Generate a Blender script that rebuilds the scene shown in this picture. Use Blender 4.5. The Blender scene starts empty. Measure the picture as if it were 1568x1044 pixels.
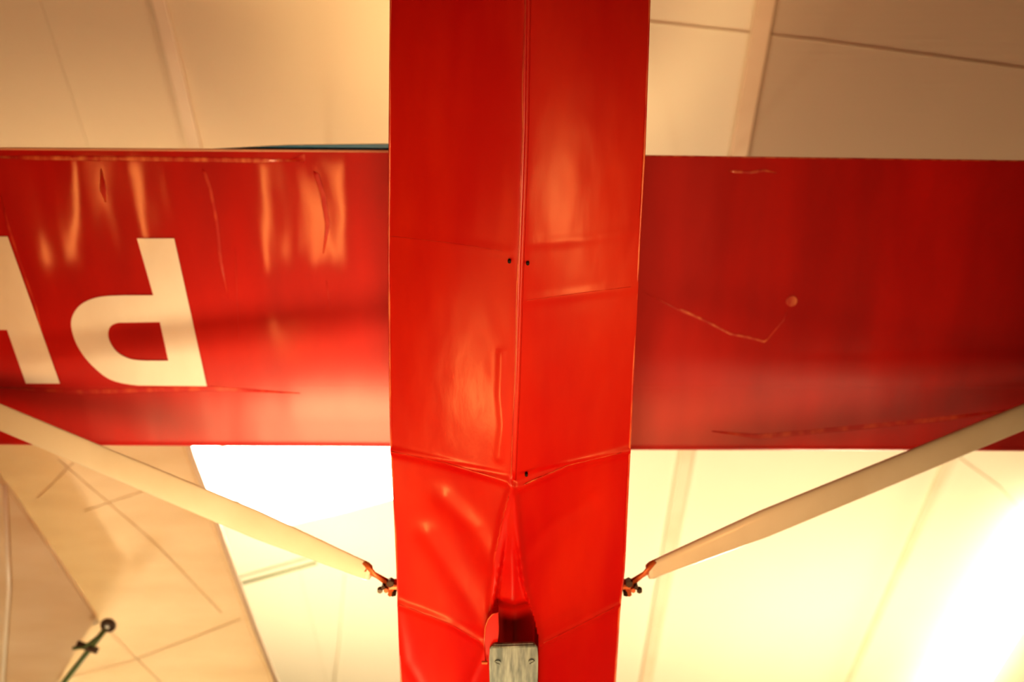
import bpy, bmesh, math, random
from mathutils import Vector, Matrix, noise
random.seed(4)
scene=bpy.context.scene
scene.view_settings.view_transform='Standard'
for lk in('Medium High Contrast','None'):
    try:
        scene.view_settings.look=lk; break
    except Exception as e: print(e)
print('LOOK',scene.view_settings.look)
# ------------------------------------------------------------------ survey helper
CAMZ=1.6; TILT=math.radians(20.4); s_,c_=math.sin(TILT),math.cos(TILT); FP=1524.0
def at(u,v,h):
    """metres: where the sight line of a surveyed photo point meets the level h above eye height"""
    a=(u-784)/FP; t=(v-522)/FP
    x,y,z=a, s_+c_*t, c_-s_*t
    k=h/z
    return Vector((x*k,y*k,CAMZ+h))
# ------------------------------------------------------------------ materials
def mat(name,col=(.8,.8,.8),rough=.5,metal=0,coat=0,coat_r=.1,emis=None,es=0,spec=.5):
    m=bpy.data.materials.new(name); m.use_nodes=True
    b=m.node_tree.nodes['Principled BSDF']
    b.inputs['Base Color'].default_value=(*col,1); b.inputs['Roughness'].default_value=rough
    b.inputs['Metallic'].default_value=metal; b.inputs['Coat Weight'].default_value=coat
    b.inputs['Coat Roughness'].default_value=coat_r; b.inputs['Specular IOR Level'].default_value=spec
    if emis: b.inputs['Emission Color'].default_value=(*emis,1); b.inputs['Emission Strength'].default_value=es
    return m,m.node_tree,b
def noisecol(nt,b,c1,c2,scale=(3,3,3),detail=6,lo=.4,hi=.65,inp='Base Color'):
    tc=nt.nodes.new('ShaderNodeTexCoord'); mp=nt.nodes.new('ShaderNodeMapping'); mp.inputs['Scale'].default_value=scale
    n=nt.nodes.new('ShaderNodeTexNoise'); n.inputs['Scale'].default_value=1; n.inputs['Detail'].default_value=detail
    r=nt.nodes.new('ShaderNodeValToRGB'); r.color_ramp.elements[0].position=lo; r.color_ramp.elements[1].position=hi
    r.color_ramp.elements[0].color=(*c1,1); r.color_ramp.elements[1].color=(*c2,1)
    nt.links.new(tc.outputs['Object'],mp.inputs[0]); nt.links.new(mp.outputs[0],n.inputs[0]); nt.links.new(n.outputs[0],r.inputs[0])
    if inp: nt.links.new(r.outputs[0],b.inputs[inp])
    return tc,n,r
def addbump(nt,b,layers,inputs=('Normal',)):
    tc=nt.nodes.new('ShaderNodeTexCoord'); prev=None
    for scale,detail,strength,dist in layers:
        mp=nt.nodes.new('ShaderNodeMapping'); mp.inputs['Scale'].default_value=scale
        n=nt.nodes.new('ShaderNodeTexNoise'); n.inputs['Scale'].default_value=1; n.inputs['Detail'].default_value=detail
        bp=nt.nodes.new('ShaderNodeBump'); bp.inputs['Strength'].default_value=strength; bp.inputs['Distance'].default_value=dist
        nt.links.new(tc.outputs['Object'],mp.inputs[0]); nt.links.new(mp.outputs[0],n.inputs[0]); nt.links.new(n.outputs[0],bp.inputs['Height'])
        if prev: nt.links.new(prev.outputs[0],bp.inputs['Normal'])
        prev=bp
    for i in inputs: nt.links.new(prev.outputs[0],b.inputs[i])
# red paint, plywood fuselage
M_fus,nt,b=mat('red_paint_plywood',(.55,.004,.003),.44,coat=.22,coat_r=.22,spec=.3)
noisecol(nt,b,(.50,.0005,.0003),(.60,.018,.002),(6,1.5,6),10,.42,.72)
addbump(nt,b,[((3,2,3),2,.15,.015),((60,25,60),4,.16,.0015)],('Normal','Coat Normal'))
# red doped fabric wing
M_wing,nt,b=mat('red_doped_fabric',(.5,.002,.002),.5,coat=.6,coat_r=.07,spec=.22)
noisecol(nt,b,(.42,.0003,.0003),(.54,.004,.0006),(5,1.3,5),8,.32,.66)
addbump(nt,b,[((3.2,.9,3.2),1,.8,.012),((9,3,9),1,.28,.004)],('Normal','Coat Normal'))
# coat roughness rises towards the leading edge to spread the lamp glow
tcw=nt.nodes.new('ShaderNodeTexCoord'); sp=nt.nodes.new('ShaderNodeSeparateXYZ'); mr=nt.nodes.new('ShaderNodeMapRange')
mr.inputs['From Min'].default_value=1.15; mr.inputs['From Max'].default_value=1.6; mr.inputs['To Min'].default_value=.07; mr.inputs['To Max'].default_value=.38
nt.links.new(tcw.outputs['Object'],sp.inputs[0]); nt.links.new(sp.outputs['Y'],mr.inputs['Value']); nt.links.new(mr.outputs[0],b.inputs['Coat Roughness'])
M_worn_glint,nt,b=mat('worn_and_glint_red',(.62,.09,.03),.4,coat=.3)  # worn paint, and the bright reflected line painted along the chines
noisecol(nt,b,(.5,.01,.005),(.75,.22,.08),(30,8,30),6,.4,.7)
M_scuff_glint,nt,b=mat('scuffed_and_glint_dope',(.6,.04,.015),.5)  # scuffs, and a few painted highlights on keel and wing
noisecol(nt,b,(.50,.003,.001),(.66,.08,.025),(25,12,25),6,.42,.7)
M_edge_glint,_,_=mat('pale_edge_glint',(.8,.45,.32),.4)  # pale colour for the painted trailing edge highlight
M_blue,_,_=mat('blue_paint',(.02,.30,.65),.35)
M_let,nt,b=mat('cream_letter_paint',(.82,.78,.68),.45,coat=.5,coat_r=.1)
noisecol(nt,b,(.95,.94,.92),(.84,.81,.77),(4,2,4),6,.4,.75)
addbump(nt,b,[((3.2,.9,3.2),1,.8,.012)],('Normal','Coat Normal'))
M_strut,nt,b=mat('cream_strut_paint',(.85,.8,.66),.35,coat=.3)
noisecol(nt,b,(.95,.91,.80),(.85,.79,.66),(3,3,3),5,.4,.7)
M_steel,nt,b=mat('dull_aluminium',(.45,.47,.46),.5,metal=.35)
noisecol(nt,b,(.15,.21,.24),(.38,.47,.50),(90,12,30),8,.35,.7)
addbump(nt,b,[((90,30,60),5,.25,.001)])
M_dark,_,_=mat('dark_oxidised_bolt',(.05,.03,.02),.4,metal=.6)
M_cop,_,_=mat('copper_red_fitting',(.6,.16,.05),.4,metal=.3)
M_hole,_,_=mat('drain_hole_black',(.01,.004,.003),.8)
M_green,_,_=mat('green_tube',(.10,.17,.06),.5)
M_rubber,_,_=mat('brown_rubber',(.08,.05,.03),.6)
M_cable,_,_=mat('steel_cable',(.4,.38,.34),.4,metal=.8)
M_beam,nt,b=mat('beige_roof_trim',(.80,.66,.50),.55)
noisecol(nt,b,(.84,.68,.52),(.77,.61,.45),(2,2,2),4)
M_seam,_,_=mat('beige_seam_cord',(.70,.60,.45),.6)
M_fl,nt,b=mat('concrete_floor',(.2,.15,.1),.8,spec=.2); noisecol(nt,b,(.12,.08,.045),(.17,.115,.07),(1,1,1),8)
M_wall,nt,b=mat('wall_paint',(.5,.4,.28),.8); noisecol(nt,b,(.42,.32,.21),(.47,.36,.24),(1,1,1),4)
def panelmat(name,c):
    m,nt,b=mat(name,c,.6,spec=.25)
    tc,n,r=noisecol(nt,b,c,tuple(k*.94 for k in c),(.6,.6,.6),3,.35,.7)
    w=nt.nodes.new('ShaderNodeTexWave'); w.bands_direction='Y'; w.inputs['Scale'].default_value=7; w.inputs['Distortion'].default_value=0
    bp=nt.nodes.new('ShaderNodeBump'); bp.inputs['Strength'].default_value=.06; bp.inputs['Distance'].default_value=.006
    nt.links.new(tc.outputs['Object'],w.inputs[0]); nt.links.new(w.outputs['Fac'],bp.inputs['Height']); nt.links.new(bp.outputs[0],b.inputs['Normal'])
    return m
M_p=[panelmat('roof_panel_cream',(.80,.66,.48)),panelmat('roof_panel_white',(.88,.81,.66)),panelmat('roof_panel_shade_grey',(.58,.47,.36))]  # the grey tint paints the shade of the dim roof corner
M_sky,_,_=mat('daylight_glazing',(1,1,1),.5,emis=(1,.88,.66),es=16)
M_tube,_,_=mat('fluorescent_tube',(1,1,1),.5,emis=(1,.83,.52),es=20)
M_streak_lamp,_,_=mat('streak_lamp_glow',(1,1,1),.5,emis=(1,.40,.10),es=20)  # glow of the added floor lamps
M_white,_,_=mat('white_enamel',(.85,.82,.74),.4)
# translucent fabric
M_fab,nt,b=mat('translucent_linen',(.78,.66,.48),.6)
noisecol(nt,b,(.92,.84,.70),(.76,.64,.48),(1.5,5,2),6,.35,.7)
tr=nt.nodes.new('ShaderNodeBsdfTranslucent'); tr.inputs[0].default_value=(.9,.80,.62,1)
mx=nt.nodes.new('ShaderNodeMixShader'); mx.inputs[0].default_value=.36
out=nt.nodes['Material Output']; nt.links.new(b.outputs[0],mx.inputs[1]); nt.links.new(tr.outputs[0],mx.inputs[2]); nt.links.new(mx.outputs[0],out.inputs[0])

# ------------------------------------------------------------------ mesh helpers
def obj(name,bm,m,parent=None,smooth=False):
    me=bpy.data.meshes.new(name); bm.normal_update(); bm.to_mesh(me); bm.free()
    for p in me.polygons: p.use_smooth=smooth
    o=bpy.data.objects.new(name,me); scene.collection.objects.link(o)
    for mm in (m if isinstance(m,list) else [m]): me.materials.append(mm)
    if parent: o.parent=parent
    return o
def empty(name,loc=(0,0,0)):
    e=bpy.data.objects.new(name,None); scene.collection.objects.link(e); return e
def box(name,lo,hi,m,parent=None,bev=0):
    bm=bmesh.new(); bmesh.ops.create_cube(bm,size=1)
    lo=Vector(lo);hi=Vector(hi)
    for v in bm.verts: v.co=Vector([(lo[i]+hi[i])/2+v.co[i]*(hi[i]-lo[i]) for i in range(3)])
    if bev: bmesh.ops.bevel(bm,geom=bm.edges[:],offset=bev,segments=2,affect='EDGES')
    return obj(name,bm,m,parent)
def tube(name,pts,r,m,parent=None,seg=12,flat=1.0,radii=None):
    bm=bmesh.new(); rings=[]
    pts=[Vector(p) for p in pts]
    for i,p in enumerate(pts):
        d=(pts[min(i+1,len(pts)-1)]-pts[max(i-1,0)]).normalized()
        a=d.cross(Vector((0,0,1)))
        if a.length<1e-3: a=d.cross(Vector((1,0,0)))
        a.normalize(); bb=d.cross(a).normalized(); rr=radii[i] if radii else r
        rings.append([bm.verts.new(p+a*rr*math.cos(2*math.pi*k/seg)+bb*rr*flat*math.sin(2*math.pi*k/seg)) for k in range(seg)])
    for i in range(len(rings)-1):
        for k in range(seg): bm.faces.new([rings[i][k],rings[i][(k+1)%seg],rings[i+1][(k+1)%seg],rings[i+1][k]])
    bm.faces.new(rings[0][::-1]); bm.faces.new(rings[-1])
    bmesh.ops.recalc_face_normals(bm,faces=bm.faces[:])
    return obj(name,bm,m,parent,True)
def cyl(name,p,axis,r,l,m,parent=None,seg=20):
    a=Vector(axis).normalized(); p=Vector(p)
    bm=bmesh.new(); bmesh.ops.create_cone(bm,cap_ends=True,segments=seg,radius1=r,radius2=r,depth=l)
    bmesh.ops.bevel(bm,geom=[e for e in bm.edges if abs(e.verts[0].co.z-e.verts[1].co.z)<1e-6],offset=min(r,l)*.15,segments=2,affect='EDGES')
    q=a.to_track_quat('Z','Y').to_matrix().to_4x4(); bm.transform(Matrix.Translation(p)@q)
    return obj(name,bm,m,parent,False)
def lerp_table(tab,y):
    if y<=tab[0][0]: return tab[0][1]
    for (a,va),(b,vb) in zip(tab,tab[1:]):
        if y<=b: return va+(vb-va)*(y-a)/(b-a)
    return tab[-1][1]
def plate(name,poly,thick,m,parent=None,bev=0):
    bm=bmesh.new(); vs=[bm.verts.new(p) for p in poly]; f=bm.faces.new(vs)
    r=bmesh.ops.extrude_face_region(bm,geom=[f]); 
    for g in r['geom']:
        if isinstance(g,bmesh.types.BMVert): g.co.z+=thick
    bmesh.ops.recalc_face_normals(bm,faces=bm.faces[:])
    if bev: bmesh.ops.bevel(bm,geom=bm.edges[:],offset=bev,segments=2,affect='EDGES')
    return obj(name,bm,m,parent)

# ================================================================== HANGAR
XW=9.5; YB=-8.0; YR=9.5; YF=21.0
def roofz(y): return CAMZ+6.0+.4*y if y<=YR else CAMZ+6.0+.4*YR-.4*(y-YR)
box('floor',(-XW,YB,-.2),(XW,YF,0),M_fl)
box('wall_back',(-XW-.2,YB-.2,0),(XW+.2,YB,roofz(YB)+.1),M_wall)
box('wall_front',(-XW-.2,YF,0),(XW+.2,YF+.2,roofz(YF)+.1),M_wall)
for nm,x0,x1 in(('wall_left',-XW-.2,-XW),('wall_right',XW,XW+.2)):
    plate_pts=[(YB,0),(YF,0),(YF,roofz(YF)+.1),(YR,roofz(YR)+.1),(YB,roofz(YB)+.1)]
    bm=bmesh.new(); A=[bm.verts.new((x0,y,z)) for y,z in plate_pts]; B=[bm.verts.new((x1,y,z)) for y,z in plate_pts]
    bm.faces.new(A); bm.faces.new(B[::-1])
    for i in range(5): bm.faces.new([A[i],B[i],B[(i+1)%5],A[(i+1)%5]])
    bmesh.ops.recalc_face_normals(bm,faces=bm.faces[:]); obj(nm,bm,M_wall)
SK=(-2.72,-.62,2.9,4.72)
bm=bmesh.new()
def rquad(x0,x1,y0,y1,mi,dz=0,th=.08,y1b=None):
    ya,yb=y1,(y1 if y1b is None else y1b)
    vs=[bm.verts.new((x,y,roofz(y)+dz)) for x,y in((x0,y0),(x1,y0),(x1,yb),(x0,ya))]
    vt=[bm.verts.new(v.co+Vector((0,0,th))) for v in vs]
    fs=[bm.faces.new(vs),bm.faces.new(vt[::-1])]+[bm.faces.new([vs[i],vs[(i+1)%4],vt[(i+1)%4],vt[i]]) for i in range(4)]
    for f in fs: f.material_index=mi
xs=[-9.6,-7.4,-5.3,-2.72,-2.03,-.62,.4,1.46,3.68,5.9,8.0,9.6]
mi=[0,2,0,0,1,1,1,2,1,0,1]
for i in range(len(xs)-1):
    x0,x1=xs[i]+.0015,xs[i+1]-.0015
    if xs[i]>=SK[0]-.001 and xs[i+1]<=SK[1]+.001:
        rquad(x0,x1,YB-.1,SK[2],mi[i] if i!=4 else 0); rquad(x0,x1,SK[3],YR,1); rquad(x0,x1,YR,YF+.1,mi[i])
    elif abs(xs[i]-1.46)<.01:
        rquad(x0,x1,YB-.1,1.8,2); rquad(x0,x1,1.8,YR,1); rquad(x0,x1,YR,YF+.1,mi[i])  # one roof strip, tinted shaded low down and lit higher up
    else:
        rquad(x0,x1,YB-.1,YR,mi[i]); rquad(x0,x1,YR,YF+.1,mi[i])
rquad(-9.6,9.6,YB-.1,SK[2],0,.1,.03); rquad(-9.6,9.6,SK[3],YR,0,.1,.03); rquad(-9.6,9.6,YR,YF+.1,0,.1,.03)
bmesh.ops.recalc_face_normals(bm,faces=bm.faces[:])
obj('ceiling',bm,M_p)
def slopebar(name,x0,x1,y0,y1,d0,d1,m,parent=None):
    bm=bmesh.new(); V=[]
    for y in(y0,y1):
        for x,d in((x0,d0),(x1,d0),(x1,d1),(x0,d1)): V.append(bm.verts.new((x,y,roofz(y)-d)))
    bm.faces.new(V[:4]); bm.faces.new(V[4:][::-1])
    for i in range(4): bm.faces.new([V[i],V[4+i],V[4+(i+1)%4],V[(i+1)%4]])
    bmesh.ops.recalc_face_normals(bm,faces=bm.faces[:])
    bmesh.ops.bevel(bm,geom=bm.edges[:],offset=.006,segments=1,affect='EDGES')
    return obj(name,bm,m,parent)
n=0
for x,w in((-7.4,.08),(-5.3,.08),(-2.03,.085),(1.46,.11),(3.68,.07),(5.9,.08),(8.0,.08)):
    n+=1
    if x==-2.03: slopebar('trim_%d'%n,x-w/2,x+w/2,YB,SK[2]-.02,0,.035,M_beam)
    else: slopebar('trim_%d'%n,x-w/2,x+w/2,YB,YR,0,.035,M_beam)
win=empty('window_1')
slopebar('glazing',SK[0],SK[1],SK[2],SK[3],-.06,-.03,M_sky,win)
for nm,a,b_,c,d in(('frame_left',SK[0],SK[0]+.04,SK[2],SK[3]),('mullion',SK[0]+.28,SK[0]+.32,SK[2],SK[3]),('frame_right',SK[1]-.04,SK[1],SK[2],SK[3]),('frame_top',SK[0],SK[1],SK[2],SK[2]+.04),('frame_bottom',SK[0],SK[1],SK[3]-.04,SK[3])):
    slopebar(nm,a,b_,c,d,-.05,.02,M_white,win)
def rp(u,v,d=.03):
    aa=(u-784)/FP;t=(v-522)/FP; x,y,z=aa,s_+c_*t,c_-s_*t; k=(6-d)/(z-.4*y); return Vector((x*k,y*k,CAMZ+z*k))
pp=[rp(346,772),rp(440,803),rp(520,785),rp(640,752),rp(640,840),rp(346,840)]
plate('trim_20',pp,.012,M_p[1])
def ceil_lamp(x,y0,y1,w=.16,drop=.45,m=M_tube,house=True):
    e=empty('ceiling_lamp')
    if house: slopebar('housing',x-w/2,x+w/2,y0,y1,drop-.08,drop-.05,M_white,e)
    for dx in(-w*.28,w*.28):
        pts=[(x+dx,y0+.03+(y1-y0-.06)*k/6,roofz(y0+.03+(y1-y0-.06)*k/6)-drop) for k in range(7)]
        tube('tube',pts,.03,m,e)
        for y in(y0+.2,(y0+y1)/2,y1-.2): tube('clip',[(x+dx,y,roofz(y)),(x+dx,y,roofz(y)-drop+.02)],.012,M_white,e)
    return e
ceil_lamp(4.85,4.4,9.0,.6,.2,M_tube,False)
ceil_lamp(-6.2,3.5,7.5)
def streak_lamp(x,y,l=.95,rot=0):  # unseen floor lamp, added to reflect as streaks in the wing
    e=empty('added_streak_lamp')
    c,s=math.cos(rot),math.sin(rot)
    d=Vector((s,c,0)); p=Vector((x,y,0))
    a=p-d*l/2; b2=p+d*l/2; pr=Vector((c,-s,0))
    bm=bmesh.new()
    prof=[(-.09,.0),(.09,.0),(.11,.12),(.095,.12),(.06,.03),(-.06,.03),(-.095,.12),(-.11,.12)]
    A=[bm.verts.new(a+pr*q[0]+Vector((0,0,q[1]))) for q in prof]; B=[bm.verts.new(b2+pr*q[0]+Vector((0,0,q[1]))) for q in prof]
    for i in range(8): bm.faces.new([A[i],A[(i+1)%8],B[(i+1)%8],B[i]])
    bm.faces.new(A); bm.faces.new(B)
    bmesh.ops.recalc_face_normals(bm,faces=bm.faces[:]); obj('reflector',bm,M_white,e)
    tube('tube',[a+d*.03+Vector((0,0,.085)),b2-d*.03+Vector((0,0,.085))],.035,M_streak_lamp,e)
for x,y,r,l in((-2.04,1.95,.0,.95),(-1.6,1.95,-.08,.85),(-3.18,1.85,.05,.8),(-3.75,1.95,-.3,.95),(-2.05,3.15,.1,.5)): streak_lamp(x,y,l,r)

# ================================================================== GLIDER
G=empty('red_vintage_glider')
hC=2.5; hK=2.5/1.062; zC=CAMZ+hC; zK=CAMZ+hK
hW=3.4; zW=CAMZ+hW
Lt=[(p.y,p.x) for p in(at(597,0,hC),at(595,240,hC),at(594,400,hC),at(596,600,hC),at(598,690,hC),at(604,800,hC),at(608,900,hC),at(613,1044,hC))]
Rt=[(p.y,p.x) for p in(at(996,0,hC),at(988,240,hC),at(981,360,hC),at(973,520,hC),at(968,640,hC),at(965,700,hC),at(957,870,hC),at(950,930,hC),at(943,1044,hC))]
Kt=[(p.y,p.x) for p in(at(806,0,hK),at(803,200,hK),at(796,400,hK),at(790,600,hK),at(784,740,hK),at(786,985,hK),at(787,1060,hK))]
Lt=[(-4.4,-.07)]+Lt+[(2.45,-.30),(2.8,-.22),(3.0,-.10),(3.08,-.03)]
Rt=[(-4.4,.09)]+Rt+[(2.45,.28),(2.8,.21),(3.0,.10),(3.08,.03)]
Kt=[(-4.4,.01)]+Kt+[(3.08,0)]
zct=[(-4.4,zC+.45),(-.3,zC),(2.3,zC),(2.8,zC+.12),(3.08,zC+.3)]
zkt=[(-4.4,zK+.55),(-.3,zK),(2.3,zK),(2.8,zK+.16),(3.08,zK+.42)]
ztt=[(-4.4,zC+.65),(0,zW+.02),(1.9,zW+.02),(2.05,zW-.15),(2.5,zC+.5),(3.08,zC+.36)]
def sg(u,v):
    h=hK+.07
    for it in range(6):
        p=at(u,v,h); xl,xr,xk=lerp_table(Lt,p.y),lerp_table(Rt,p.y),lerp_table(Kt,p.y)
        q=min(1,abs((p.x-xk)/(xk-xl) if p.x<xk else (p.x-xk)/(xr-xk))); h=hK+(hC-hK)*q
    return (p.x,p.y)
folds=[([(783,742),(770,790),(757,855),(750,935)],.009,.006),([(787,745),(795,830),(803,905),(826,985)],.010,.005),
 ([(680,765),(725,810),(752,860)],.035,.007),([(655,820),(700,890),(745,960)],.035,.006),([(900,770),(850,800),(800,850)],.03,-.003),
 ([(615,925),(690,955),(742,985)],.014,.006),([(830,985),(880,960),(950,925)],.012,.006),
 ([(598,690),(680,708),(778,736)],.012,.007),([(798,744),(870,712),(965,690)],.012,.007),
 ([(597,362),(690,372),(782,386)],.014,.0012),([(806,460),(900,447),(978,438)],.014,.0012),([(806,372),(900,365),(978,352)],.014,.0010),
 ([(606,925),(620,1010),(640,1044)],.02,.004),([(768,540),(766,600),(770,650),(764,700)],.012,.0025),
 ([(720,1044),(735,1010),(742,985)],.012,.004)]
folds=[([sg(*q) for q in l],w,h) for l,w,h in folds]
def segd(px,py,a,b):
    dx,dy=b[0]-a[0],b[1]-a[1]; t=max(0,min(1,((px-a[0])*dx+(py-a[1])*dy)/(dx*dx+dy*dy)))
    return math.hypot(px-a[0]-t*dx,py-a[1]-t*dy)
slotL=[(p.y,p.x) for p in(at(779,780,hK),at(766,870,hK),at(757,930,hK),at(754,1000,hK),at(754,1060,hK))]
slotR=[(p.y,p.x) for p in(at(785,780,hK),at(801,900,hK),at(817,955,hK),at(823,985,hK),at(822,1060,hK))]
yS0=slotL[0][0]; ySm=at(780,925,hK).y; yS1=at(780,970,hK).y
def sstep(a,b,x):
    t=max(0,min(1,(x-a)/(b-a))); return t*t*(3-2*t)
def belly(y,q):
    xl,xr,xk=lerp_table(Lt,y),lerp_table(Rt,y),lerp_table(Kt,y)
    zc,zk=lerp_table(zct,y),lerp_table(zkt,y)
    aq=abs(q)
    x=xk+(xk-xl)*q if q<0 else xk+(xr-xk)*q
    f=math.sqrt(aq*aq+.0006)-.0245*(1-aq)
    z=zk+(zc-zk)*f
    if .02<y<2.35:
        for l,w,h in folds:
            d=min(segd(x,y,l[k],l[k+1]) for k in range(len(l)-1))
            if d<3*w: z-=h*math.exp(-(d/w)**2)
        if y>1.25: z+=.013*math.sin(math.pi*aq)*abs(math.sin(math.pi*(y-1.257)/.507))
        else: z-=.006*math.sin(math.pi*aq)
        z+=.005*(noise.noise(Vector((x*4,y*3,1)))) +.0005*noise.noise(Vector((x*25,y*12,3)))
        if y>yS0:
            sl,sr=lerp_table(slotL,y),lerp_table(slotR,y)
            ins=sstep(sl-.003,sl+.008,x)*(1-sstep(sr-.008,sr+.003,x))
            z+=ins*(.025*sstep(yS0,ySm,y)+.08*sstep(ySm,yS1,y))
    return Vector((x,y,z))
ys=[-4.4+.2*i for i in range(21)]+[-.3+.04*i for i in range(8)]
y=.02
while y<2.35: ys.append(y); y+=.0065
ys+=[2.37,2.45,2.55,2.65,2.75,2.85,2.93,3.0,3.05,3.08]
NX=150
bm=bmesh.new(); rings=[]
for y in ys:
    xl,xr=lerp_table(Lt,y),lerp_table(Rt,y); zc,zt=lerp_table(zct,y),lerp_table(ztt,y)
    ring=[bm.verts.new(belly(y,-1+2*i/NX)) for i in range(NX+1)]
    for (xx,zz) in((xr,zc+.01),(xr*.98+xl*.02,zc+(zt-zc)*.5),(xr*.9+xl*.1,zt-.03),(xr*.75+xl*.25,zt),(xl*.75+xr*.25,zt),(xl*.9+xr*.1,zt-.03),(xl*.98+xr*.02,zc+(zt-zc)*.5),(xl,zc+.01)):
        ring.append(bm.verts.new((xx,y,zz)))
    rings.append(ring)
N=len(rings[0])
for a,b2 in zip(rings,rings[1:]):
    for i in range(N): bm.faces.new([a[i],a[(i+1)%N],b2[(i+1)%N],b2[i]])
bm.faces.new(rings[0][::-1]); bm.faces.new(rings[-1])
bmesh.ops.recalc_face_normals(bm,faces=bm.faces[:])
fus=obj('fuselage',bm,M_fus,G,True)
fus.data.set_sharp_from_angle(angle=math.radians(50))
def onbelly(l,r,m=M_worn_glint,nm='crack_and_glint_line',dz=-.0003):
    """thin line lying on the belly skin: cracked paint and one painted highlight"""
    pts=[]
    for (a,b2) in zip(l,l[1:]):
        for k in range(8):
            u=a[0]+(b2[0]-a[0])*k/8+.8*math.sin(k*2.3+a[0]); v=a[1]+(b2[1]-a[1])*k/8
            h=hK+.07
            for it in range(4):
                p=at(u,v,h); xl,xr,xk=lerp_table(Lt,p.y),lerp_table(Rt,p.y),lerp_table(Kt,p.y)
                q=(p.x-xk)/(xk-xl) if p.x<xk else (p.x-xk)/(xr-xk)
                h=belly(p.y,max(-1,min(1,q))).z-CAMZ
            q=max(-1,min(1,q)); s=belly(p.y,q); pts.append(s+Vector((0,0,dz)))
    tube(nm,pts,r,m,G,6,.5)
onbelly([(600,691),(680,708),(772,734)],.0010,M_scuff_glint); onbelly([(802,742),(830,729),(870,712),(963,690)],.0012)
onbelly([(612,925),(690,955),(738,983)],.0009,M_scuff_glint); onbelly([(832,984),(880,960),(948,926)],.0010,M_scuff_glint)
onbelly([(804,741),(812,737),(832,728)],.0022,M_worn_glint)
onbelly([(779,760),(768,800),(758,850)],.0014,M_scuff_glint)  # painted highlight along the left keel edge
onbelly([(600,362),(690,372),(780,386)],.0006,M_scuff_glint); onbelly([(806,460),(900,447),(976,438)],.0006,M_scuff_glint)
def linept(tab,zt,y,dz=0,dx=0): return Vector((lerp_table(tab,y)+dx,y,lerp_table(zt,y)+dz))
yy=[-.25+.05*i for i in range(53)]
tube('chine_left',[linept(Lt,zct,y,-.001,.003) for y in yy],.0032,M_worn_glint,G,8)  # lighter colour paints the reflected light along both chines
tube('chine_right',[linept(Rt,zct,y,-.001,-.003) for y in yy],.0032,M_worn_glint,G,8)
yk=[-.2+.03*i for i in range(100) if -.2+.03*i<at(784,738,hK).y]
nz=lambda y: .005*noise.noise(Vector((lerp_table(Kt,y)*4,y*3,1)))
tube('keel_strip',[linept(Kt,zkt,y,.0015+nz(y),0.005) for y in yk],.0055,M_fus,G,8,.6)
tube('keel_seam',[linept(Kt,zkt,y,-.0005+nz(y),-.004+.004*noise.noise(Vector((y*6,0,0)))) for y in yk],.0014,M_worn_glint,G,6)
for (u,v) in((780,400),(808,403),(806,726)):
    p=at(u,v,hK); p.z+=.004; cyl('drain_hole',p+Vector((0,0,-.003+nz(p.y))),(0,0,1),.0042,.014,M_hole,G,14)
hp=hK-.035
pl=[at(*q,hp) for q in((751,1100),(749,1010),(750,993),(756,987),(817,985),(823,991),(824,1010),(822,1100))]
plate('skid_plate',pl,.012,M_steel,G,.002)
tube('skid_plate_lip',[at(754,990,hp-.001),at(819,988,hp-.001)],.004,M_steel,G,10)
pe=at(787,1090,hp)
tube('skid',[pe+Vector((0,0,.02)),Vector((0,2.6,zK-.03)),Vector((0,2.85,zK+.08)),Vector((0,3.0,zK+.25))],.05,M_steel,G,12,.35)
for u,v,r in((762,1014,.4),(814,1013,-.6)):
    p=at(u,v,hp-.003); cyl('screw',p,(0,0,1),.009,.005,M_steel,G,20)
    d=Vector((math.cos(r),math.sin(r),0))*.007; tube('screw_slot',[p-d+Vector((0,0,-.0025)),p+d+Vector((0,0,-.0025))],.0010,M_hole,G,6)
cheek=[(746,1010),(741,985),(743,960),(747,948),(754,940),(763,937),(764,965),(762,984),(750,990),(750,1010)]
plate('skid_cheek',[at(u,v,hp+.012) for u,v in cheek],.03,M_fus,G,.0015)
tube('cheek_edge',[at(u,v,hp+.011) for u,v in((763,937),(754,940),(747,948),(743,960),(741,985),(744,1012))],.0018,M_worn_glint,G,6)
cyl('tab_bolt',at(742,1014,hp),(1,0,0),.005,.016,M_cop,G)

# ---- wing
TEl=[at(0,229,hW),at(595,233,hW)]; LEl=[at(0,686,hW+.02),at(597,690,hW+.02)]
TEr=[at(988,240,hW),at(1568,248,hW)]; LEr=[at(965,694,hW+.02),at(1568,696,hW+.02)]
def lin(a,b,x):
    t=(x-a.x)/(b.x-a.x); return a.y+(b.y-a.y)*t
SPAN=6.6
def edges(x):
    if x<=-.35: return lin(*TEl,x),lin(*LEl,x)
    if x>=.35: return lin(*TEr,x),lin(*LEr,x)
    t=(x+.35)/.7
    return lin(*TEl,-.35)*(1-t)+lin(*TEr,.35)*t, lin(*LEl,-.35)*(1-t)+lin(*LEr,.35)*t
def foil():
    low=[(0,0),(.1,.0),(.3,0),(.5,0),(.65,0)]+[(f,.028*((f-.65)/.35)**2.4) for f in(.7,.74,.78,.82,.86,.89,.92,.945,.965,.98)]+[(.992,.033),(1.0,.05)]
    up=[(.99,.075),(.95,.105),(.85,.14),(.7,.16),(.5,.15),(.3,.105),(.1,.045),(0,.008)]
    return low+up
bm=bmesh.new(); rings=[]
xsW=[-SPAN+.0,-SPAN+.1,-SPAN+.3]+[-SPAN+.5+i*.1 for i in range(int((2*SPAN-1)/.1)+1)]+[SPAN-.3,SPAN-.1,SPAN]
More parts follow.
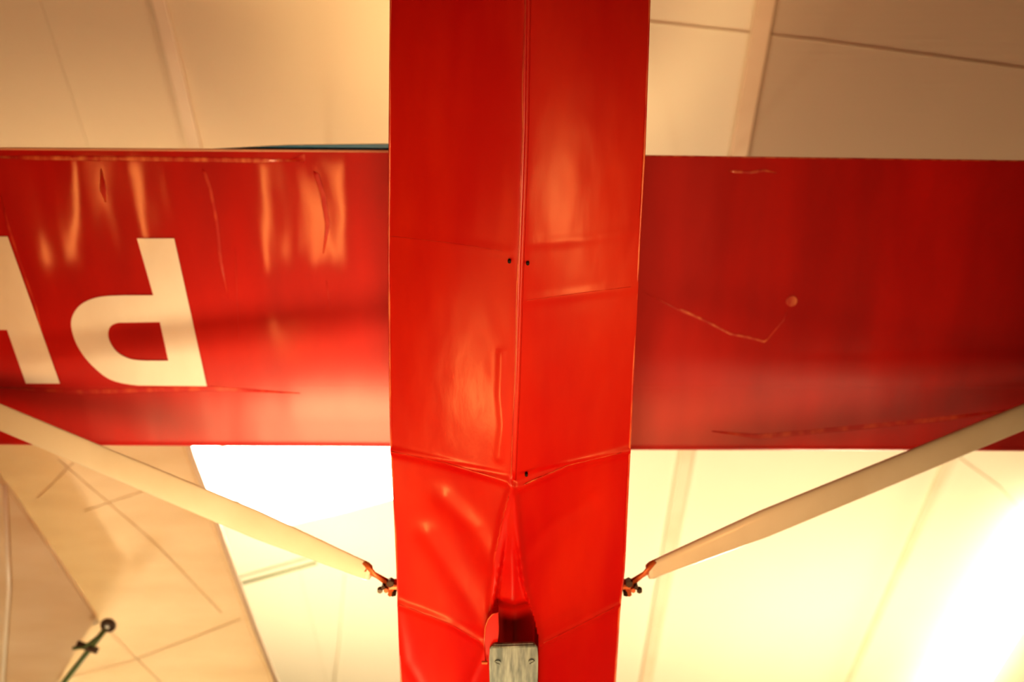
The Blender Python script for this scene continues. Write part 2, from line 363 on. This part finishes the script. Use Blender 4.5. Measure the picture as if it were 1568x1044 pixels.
for x in xsW:
    te,le=edges(x); e=max(0,(abs(x)-(SPAN-.5))/.5); k=math.sqrt(max(.02,1-e*e)); mid=(te+le)/2
    te=mid+(te-mid)*k; le=mid+(le-mid)*k
    if abs(x)>3: te+=(abs(x)-3)*.06
    rings.append([bm.verts.new((x,te+(le-te)*f,zW+z*k)) for f,z in foil()])
N=len(rings[0])
for a,b2 in zip(rings,rings[1:]):
    for i in range(N): bm.faces.new([a[i],a[(i+1)%N],b2[(i+1)%N],b2[i]])
bm.faces.new(rings[0]); bm.faces.new(rings[-1])
bmesh.ops.recalc_face_normals(bm,faces=bm.faces[:])
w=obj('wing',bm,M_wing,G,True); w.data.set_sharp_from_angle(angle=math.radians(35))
tube('trailing_edge_glint',[Vector((x,edges(x)[0]-.002,zW+.003)) for x in(-4.5,-3,-2,-1,-.35)],.005,M_edge_glint,G,8)  # pale strip paints the highlight along the trailing edge
tube('trailing_edge_strip_starboard',[Vector((x,edges(x)[0]-.002,zW+.003)) for x in(.35,1,2,3,4.5)],.003,M_worn_glint,G,8)  # carries the painted edge line over to starboard
plate('blue_wing_root_fillet',[at(300,230,hW+.02),at(440,223,hW+.02),at(600,221,hW+.02),at(640,240,hW+.02),at(300,240,hW+.02)],.015,M_blue,G)
def onwing(l,r,m=M_wing,flat=.12,nm='wrinkle_and_streak'):
    n_=len(l); pts=[]
    for u,v in l:
        p=at(u,v,hW-.0002); te,le=edges(p.x); f=(p.y-te)/(le-te)
        if f>.65: p=at(u,v,hW-.0002+.028*((f-.65)/.35)**2.4)
        pts.append(p)
    tube(nm,pts,r,m,G,10,flat,[r*(.15 if i in(0,n_-1) else 1) for i in range(n_)])
onwing([(310,258),(314,266),(322,290),(332,340),(338,400),(350,458)],.006,M_scuff_glint,.05)
onwing([(2,300),(12,345),(30,400),(55,470),(75,560)],.005,M_scuff_glint,.05)
onwing([(155,258),(158,290),(162,310)],.012,M_scuff_glint,.05)
onwing([(480,262),(485,268),(495,300),(502,345),(495,388)],.009,M_scuff_glint,.05)  # lighter strip painted along a reflected streak
onwing([(360,380),(366,520)],.004,M_scuff_glint,.05)
onwing([(500,430),(505,470)],.006,M_scuff_glint,.05)
onwing([(-20,592),(120,600),(320,594),(460,602)],.010,M_scuff_glint,.04)
onwing([(-30,240),(60,242),(200,243),(400,246),(466,246)],.008,M_worn_glint,.06,'trailing_tape')
onwing([(440,246),(466,240),(468,252)],.01,M_scuff_glint,.06)
onwing([(985,447),(1040,475),(1090,496),(1120,512),(1172,523),(1200,490),(1212,455)],.003,M_scuff_glint,.05)
onwing([(1040,473),(1045,475),(1080,491),(1118,511),(1145,516),(1170,523),(1182,515)],.004,M_worn_glint)
onwing([(1115,262),(1125,263),(1150,264),(1170,261),(1190,265)],.005,M_worn_glint)
onwing([(1090,660),(1160,668),(1300,655),(1450,640),(1568,625)],.010,M_scuff_glint,.03)
cyl('inspection_blister',at(1212,461,hW-.001),(0,0,1),.020,.005,M_worn_glint,G)
def letter(name,loops):
    cu=bpy.data.curves.new(name,'CURVE'); cu.dimensions='2D'; cu.fill_mode='BOTH'; cu.extrude=.0012
    for lp in loops:
        sp=cu.splines.new('POLY'); sp.points.add(len(lp)-1)
        for i,(u,v) in enumerate(lp):
            p=at(u,v,hW-.004); sp.points[i].co=(p.x,p.y,0,1)
        sp.use_cyclic_u=True
    o=bpy.data.objects.new(name,cu); scene.collection.objects.link(o); o.location=(0,0,zW-.004); o.parent=G
    cu.materials.append(M_let); return o
def cr(pts,n=6):
    out=[]
    for i in range(1,len(pts)-2):
        p0,p1,p2,p3=[Vector(p) for p in pts[i-1:i+3]]
        for k in range(n):
            t=k/n
            q=.5*((2*p1)+(p2-p0)*t+(2*p0-5*p1+4*p2-p3)*t*t+(3*p1-p0-3*p2+p3)*t**3); out.append((q.x,q.y))
    out.append(tuple(pts[-2])); return out
outer=[(317,591),(267,365),(210,365),(235,452)]+cr([(235,452),(190,452),(150,455),(123,467),(110,488),(112,512),(124,538),(145,563),(172,582),(212,590),(260,591)])
inner=[(245,493),(258,552)]+cr([(258,552),(225,552),(199,549),(179,538),(167,519),(168,502),(182,494),(215,493)])
letter('letter_P',[outer,inner])
letter('letter_H',[[(92,587),(12,362),(-42,362),(-20,452),(-200,452),(-235,362),(-290,362),(-215,587),(-160,587),(-186,505),(11,505),(40,587)]])
# ---- struts
def strut(name,pin,pout,w0,w1,parent):
    pin=Vector(pin);pout=Vector(pout); d=(pout-pin).normalized(); a=d.cross(Vector((0,0,1))).normalized(); n_=a.cross(d).normalized()
    bm=bmesh.new(); rings=[]; seg=24; ts=[0,.006,.02,.06,.12,.2]+[.2+.8*i/16 for i in range(1,17)]
    for i,t in enumerate(ts):
        w_=w0+(w1-w0)*min(1,t*5)
        if i==0: w_*=.82
        p=pin+(pout-pin)*t; rings.append([])
        for k in range(seg):
            an=2*math.pi*k/seg; rings[-1].append(bm.verts.new(p+a*w_*.5*math.cos(an)+n_*.012*math.sin(an)*(1+.35*math.cos(an))))
    for i in range(len(ts)-1):
        for k in range(seg): bm.faces.new([rings[i][k],rings[i][(k+1)%seg],rings[i+1][(k+1)%seg],rings[i+1][k]])
    bm.faces.new(rings[0]); bm.faces.new(rings[-1]); bmesh.ops.recalc_face_normals(bm,faces=bm.faces[:])
    return obj(name,bm,M_strut,parent,True)
hs=hC+.12
outL=at(-189,559,hW); outR=at(1753,562,hW)
inL=at(568,876,hs); inR=at(992,875,hs)
strut('strut_port',inL,outL,.062,.105,G); strut('strut_starboard',inR,outR,.062,.105,G)
def fitting(sd,inn,root):
    inn=Vector(inn); root=Vector(root)
    d=(root-inn).normalized()
    tube('strut_fork',[inn-d*.02+Vector((0,-.034,-.014)),inn+d*.015+Vector((0,-.012,-.014)),inn+d*.065+Vector((0,0,-.014))],.008,M_cop,G,10,.5)
    tube('strut_end',[inn-d*.02,root+d*.03],.009,M_cop,G,10,.7)
    for k,(o,r,l,m_) in enumerate([((0,-.012,-.012),.012,.03,M_dark),((0,.018,-.006),.009,.05,M_cop),((sd*.012,.006,-.02),.008,.03,M_cop),((-sd*.006,.030,0),.011,.024,M_dark),((sd*.02,-.004,-.01),.007,.055,M_dark)]):
        cyl('bolt',root+Vector(o),(.2*sd,1,.3) if k%2 else (0,.2,1),r,l,m_,G,6)
    box('lug',root+Vector((-.022,-.006,-.02)),root+Vector((.022,.010,.02)),M_cop,G,.003)
    cyl('nut',root+Vector((sd*.033,.014,-.014)),(0,0,1),.009,.016,M_dark,G,6)
fitting(-1,inL,at(599,893,hs)); fitting(1,inR,at(962,893,hs))
def surf(name,pts,th,m): return plate(name,[Vector(p) for p in pts],th,m,G,.006)
surf('tailplane',[(-1.2,-4.3,zC+.6),(-1.0,-3.75,zC+.6),(1.0,-3.75,zC+.6),(1.2,-4.3,zC+.6),(.9,-4.5,zC+.6),(-.9,-4.5,zC+.6)],.04,M_wing)
bm=bmesh.new(); q=[(-3.8,zC+.5),(-4.2,zC+1.2),(-4.6,zC+1.25),(-4.7,zC+.5)]
A=[bm.verts.new((-.01,a,b)) for a,b in q]; B=[bm.verts.new((.03,a,b)) for a,b in q]
bm.faces.new(A); bm.faces.new(B[::-1]); [bm.faces.new([A[i],B[i],B[(i+1)%4],A[(i+1)%4]]) for i in range(4)]
bmesh.ops.recalc_face_normals(bm,faces=bm.faces[:]); obj('fin',bm,M_wing,G)
for x,y in((-1.2,1.45),(1.2,1.45)): tube('suspension_cable',[(x,y,zW+.12),(x,y,roofz(y))],.005,M_cable,G,8)
tube('suspension_cable_aft',[(0,-3,zC+.6),(0,-3,roofz(-3))],.005,M_cable,G,8)

# ================================================================== second aircraft: linen wing, lower left
W2=empty('linen_covered_glider')
h2=4.9
def w2(u,v,dz=0): return at(u,v,h2)+Vector((0,0,dz))
edge=[(262,600),(292,700),(330,800),(358,880),(392,970),(424,1050),(470,1180)]
bm=bmesh.new(); rows=[]
for u,v in edge:
    e=w2(u,v); row=[]
    for k,(dx,dz) in enumerate([(0,.03),(-.03,0),(-.3,-.01),(-1.0,-.02),(-1.8,-.0),(-3.0,0.05),(-3.0,.2),(-1.8,.22),(-.6,.16),(-.03,.06)]):
        row.append(bm.verts.new(e+Vector((dx,dx*-.05,dz))))
    rows.append(row)
N=10
for a,b2 in zip(rows,rows[1:]):
    for i in range(N): bm.faces.new([a[i],a[(i+1)%N],b2[(i+1)%N],b2[i]])
bm.faces.new(rows[0]); bm.faces.new(rows[-1]); bmesh.ops.recalc_face_normals(bm,faces=bm.faces[:])
obj('wing_covering',bm,M_fab,W2,False)
tube('trailing_edge',[w2(u,v,.02) for u,v in edge],.016,M_strut,W2)
for l in([(60,760),(130,690)],[(60,1044),(200,1010),(370,945)],[(150,945),(250,1044)],[(130,780),(250,740)],[(90,700),(240,830),(340,935)]):
    tube('rib',[w2(u,v,-.016) for u,v in l],.004,M_fab,W2,8,.5)
tube('spar_edge',[w2(u,v,-.05) for u,v in [(-10,700),(45,800),(100,880),(152,946)]],.022,M_strut,W2,8,.6)
for x in(-3.0,-2.2): 
    y=3.4; tube('hanger_cable',[(x-.4,y,CAMZ+h2+.1),(x-.4,y,roofz(y))],.005,M_cable,W2,8)
tf=[at(u,v,4.55) for u,v in((-60,700),(8,742),(70,830),(148,946),(118,990),(60,1100),(-80,1100))]
plate('tail_panel',tf,.03,M_fab,W2,.008)
tube('tail_stringer',[at(8,742,4.54),at(14,900,4.54),at(2,1080,4.54)],.012,M_strut,W2,8,.5)
a,b2=at(166,957,4.4),at(70,1080,4.4)
tube('push_rod',[a,b2],.014,M_green,W2)
tube('clamp',[at(118,985,4.39),at(150,996,4.39)],.018,M_rubber,W2,8)
tube('clamp_arm',[at(112,992,4.38),at(130,990,4.38),at(150,975,4.38)],.010,M_green,W2,8)
rg=[a+Vector((.028*math.cos(t),.028*math.sin(t),0)) for t in [2*math.pi*k/20 for k in range(21)]]
tube('wheel_tyre',rg,.014,M_rubber,W2,10); cyl('wheel_hub',a,(0,0,1),.012,.03,M_cable,W2)
GT=empty('green_conduit'); tube('pipe',[rp(366,894,.1),rp(485,861,.1)],.014,M_green,GT)
CW=empty('ceiling_cable')
for l in([(960,30),(1250,62),(1620,112)],[(1468,700),(1530,745),(1620,840)]):
    tube('wire',[rp(u,v,.004) for u,v in l],.003,M_seam,CW,8)
CW2=empty('ceiling_cable')
tube('wire',[rp(u,v,.01) for u,v in [(528,880),(520,980),(510,1060)]],.006,M_seam,CW2,8)

# ================================================================== LIGHTS
def light(kind,name,loc,target,power,col,size=.5,spot=60,blend=1):
    l=bpy.data.lights.new(name,kind); l.energy=power; l.color=col
    if kind=='AREA': l.size=size
    elif kind=='SPOT': l.shadow_soft_size=size; l.spot_size=math.radians(spot); l.spot_blend=blend
    else: l.shadow_soft_size=size
    o=bpy.data.objects.new(name,l); scene.collection.objects.link(o); o.location=loc
    if target is not None: o.rotation_euler=(Vector(target)-Vector(loc)).to_track_quat('-Z','Y').to_euler()
    return o
light('SPOT','bloom_spot',(-1.3,5.2,.4),(-.55,1.84,5.0),4600,(1,.72,.36),.9,16,1)  # unseen, added for the pale bloom at the port leading edge
light('SPOT','sheen_spot_starboard',(1.2,5.4,.4),(.75,1.85,5.0),420,(1,.58,.22),.9,22,1)  # unseen, added for sheen on the starboard leading edge
light('SPOT','fill_spot_wide',(-.05,1.6,.2),(-.35,1.3,4.8),480,(1,.58,.28),.6,58,1)  # unseen fill, added to brighten belly and wing from below
light('SPOT','fill_spot_right',(4.6,1.9,.5),(.15,.95,4.0),400,(1,.42,.12),.25,22,1)  # unseen, added for the orange sheen on the right belly facet
light('SPOT','fill_spot_left',(-3.6,3.0,.5),(-.12,1.4,4.0),460,(1,.44,.12),.25,16,1)  # unseen fill, added for the left belly facet
light('SPOT','fill_spot_linen',(-3.4,5.6,.4),(-2.9,3.6,6.2),760,(1,.76,.48),.6,36,1)  # unseen fill, added below the linen wing and tail panel
light('SPOT','fill_spot_strut',(2.6,4.2,.3),(1.2,1.75,4.5),150,(1,.76,.46),.9,26,1)  # unseen fill, added to brighten the strut
light('POINT','roof_fill_a',(-1.5,5.8,7.0),None,440,(1,.84,.56),.3)  # unseen point light without fixture, added to brighten the roof
light('POINT','roof_fill_b',(3.2,7.0,7.4),None,480,(1,.80,.50),.3)  # second added roof fill, also unseen
light('POINT','roof_fill_c',(.3,2.2,6.4),None,30,(1,.66,.36),.3)  # weak added roof fill, hidden above the wing
w=bpy.data.worlds.new('World'); scene.world=w; w.use_nodes=True
w.node_tree.nodes['Background'].inputs[0].default_value=(1,.8,.55,1); w.node_tree.nodes['Background'].inputs[1].default_value=.03
# ================================================================== CAMERA
cd=bpy.data.cameras.new('Camera'); cd.sensor_width=36; cd.lens=35; cam=bpy.data.objects.new('Camera',cd); scene.collection.objects.link(cam)
R=Vector((1,0,0)); U=Vector((0,-c_,s_)); B=-Vector((0,s_,c_))
cam.matrix_world=Matrix(((R.x,U.x,B.x,0),(R.y,U.y,B.y,0),(R.z,U.z,B.z,CAMZ),(0,0,0,1)))
cd.dof.use_dof=True; cd.dof.focus_distance=2.45; cd.dof.aperture_fstop=1.8
scene.camera=cam
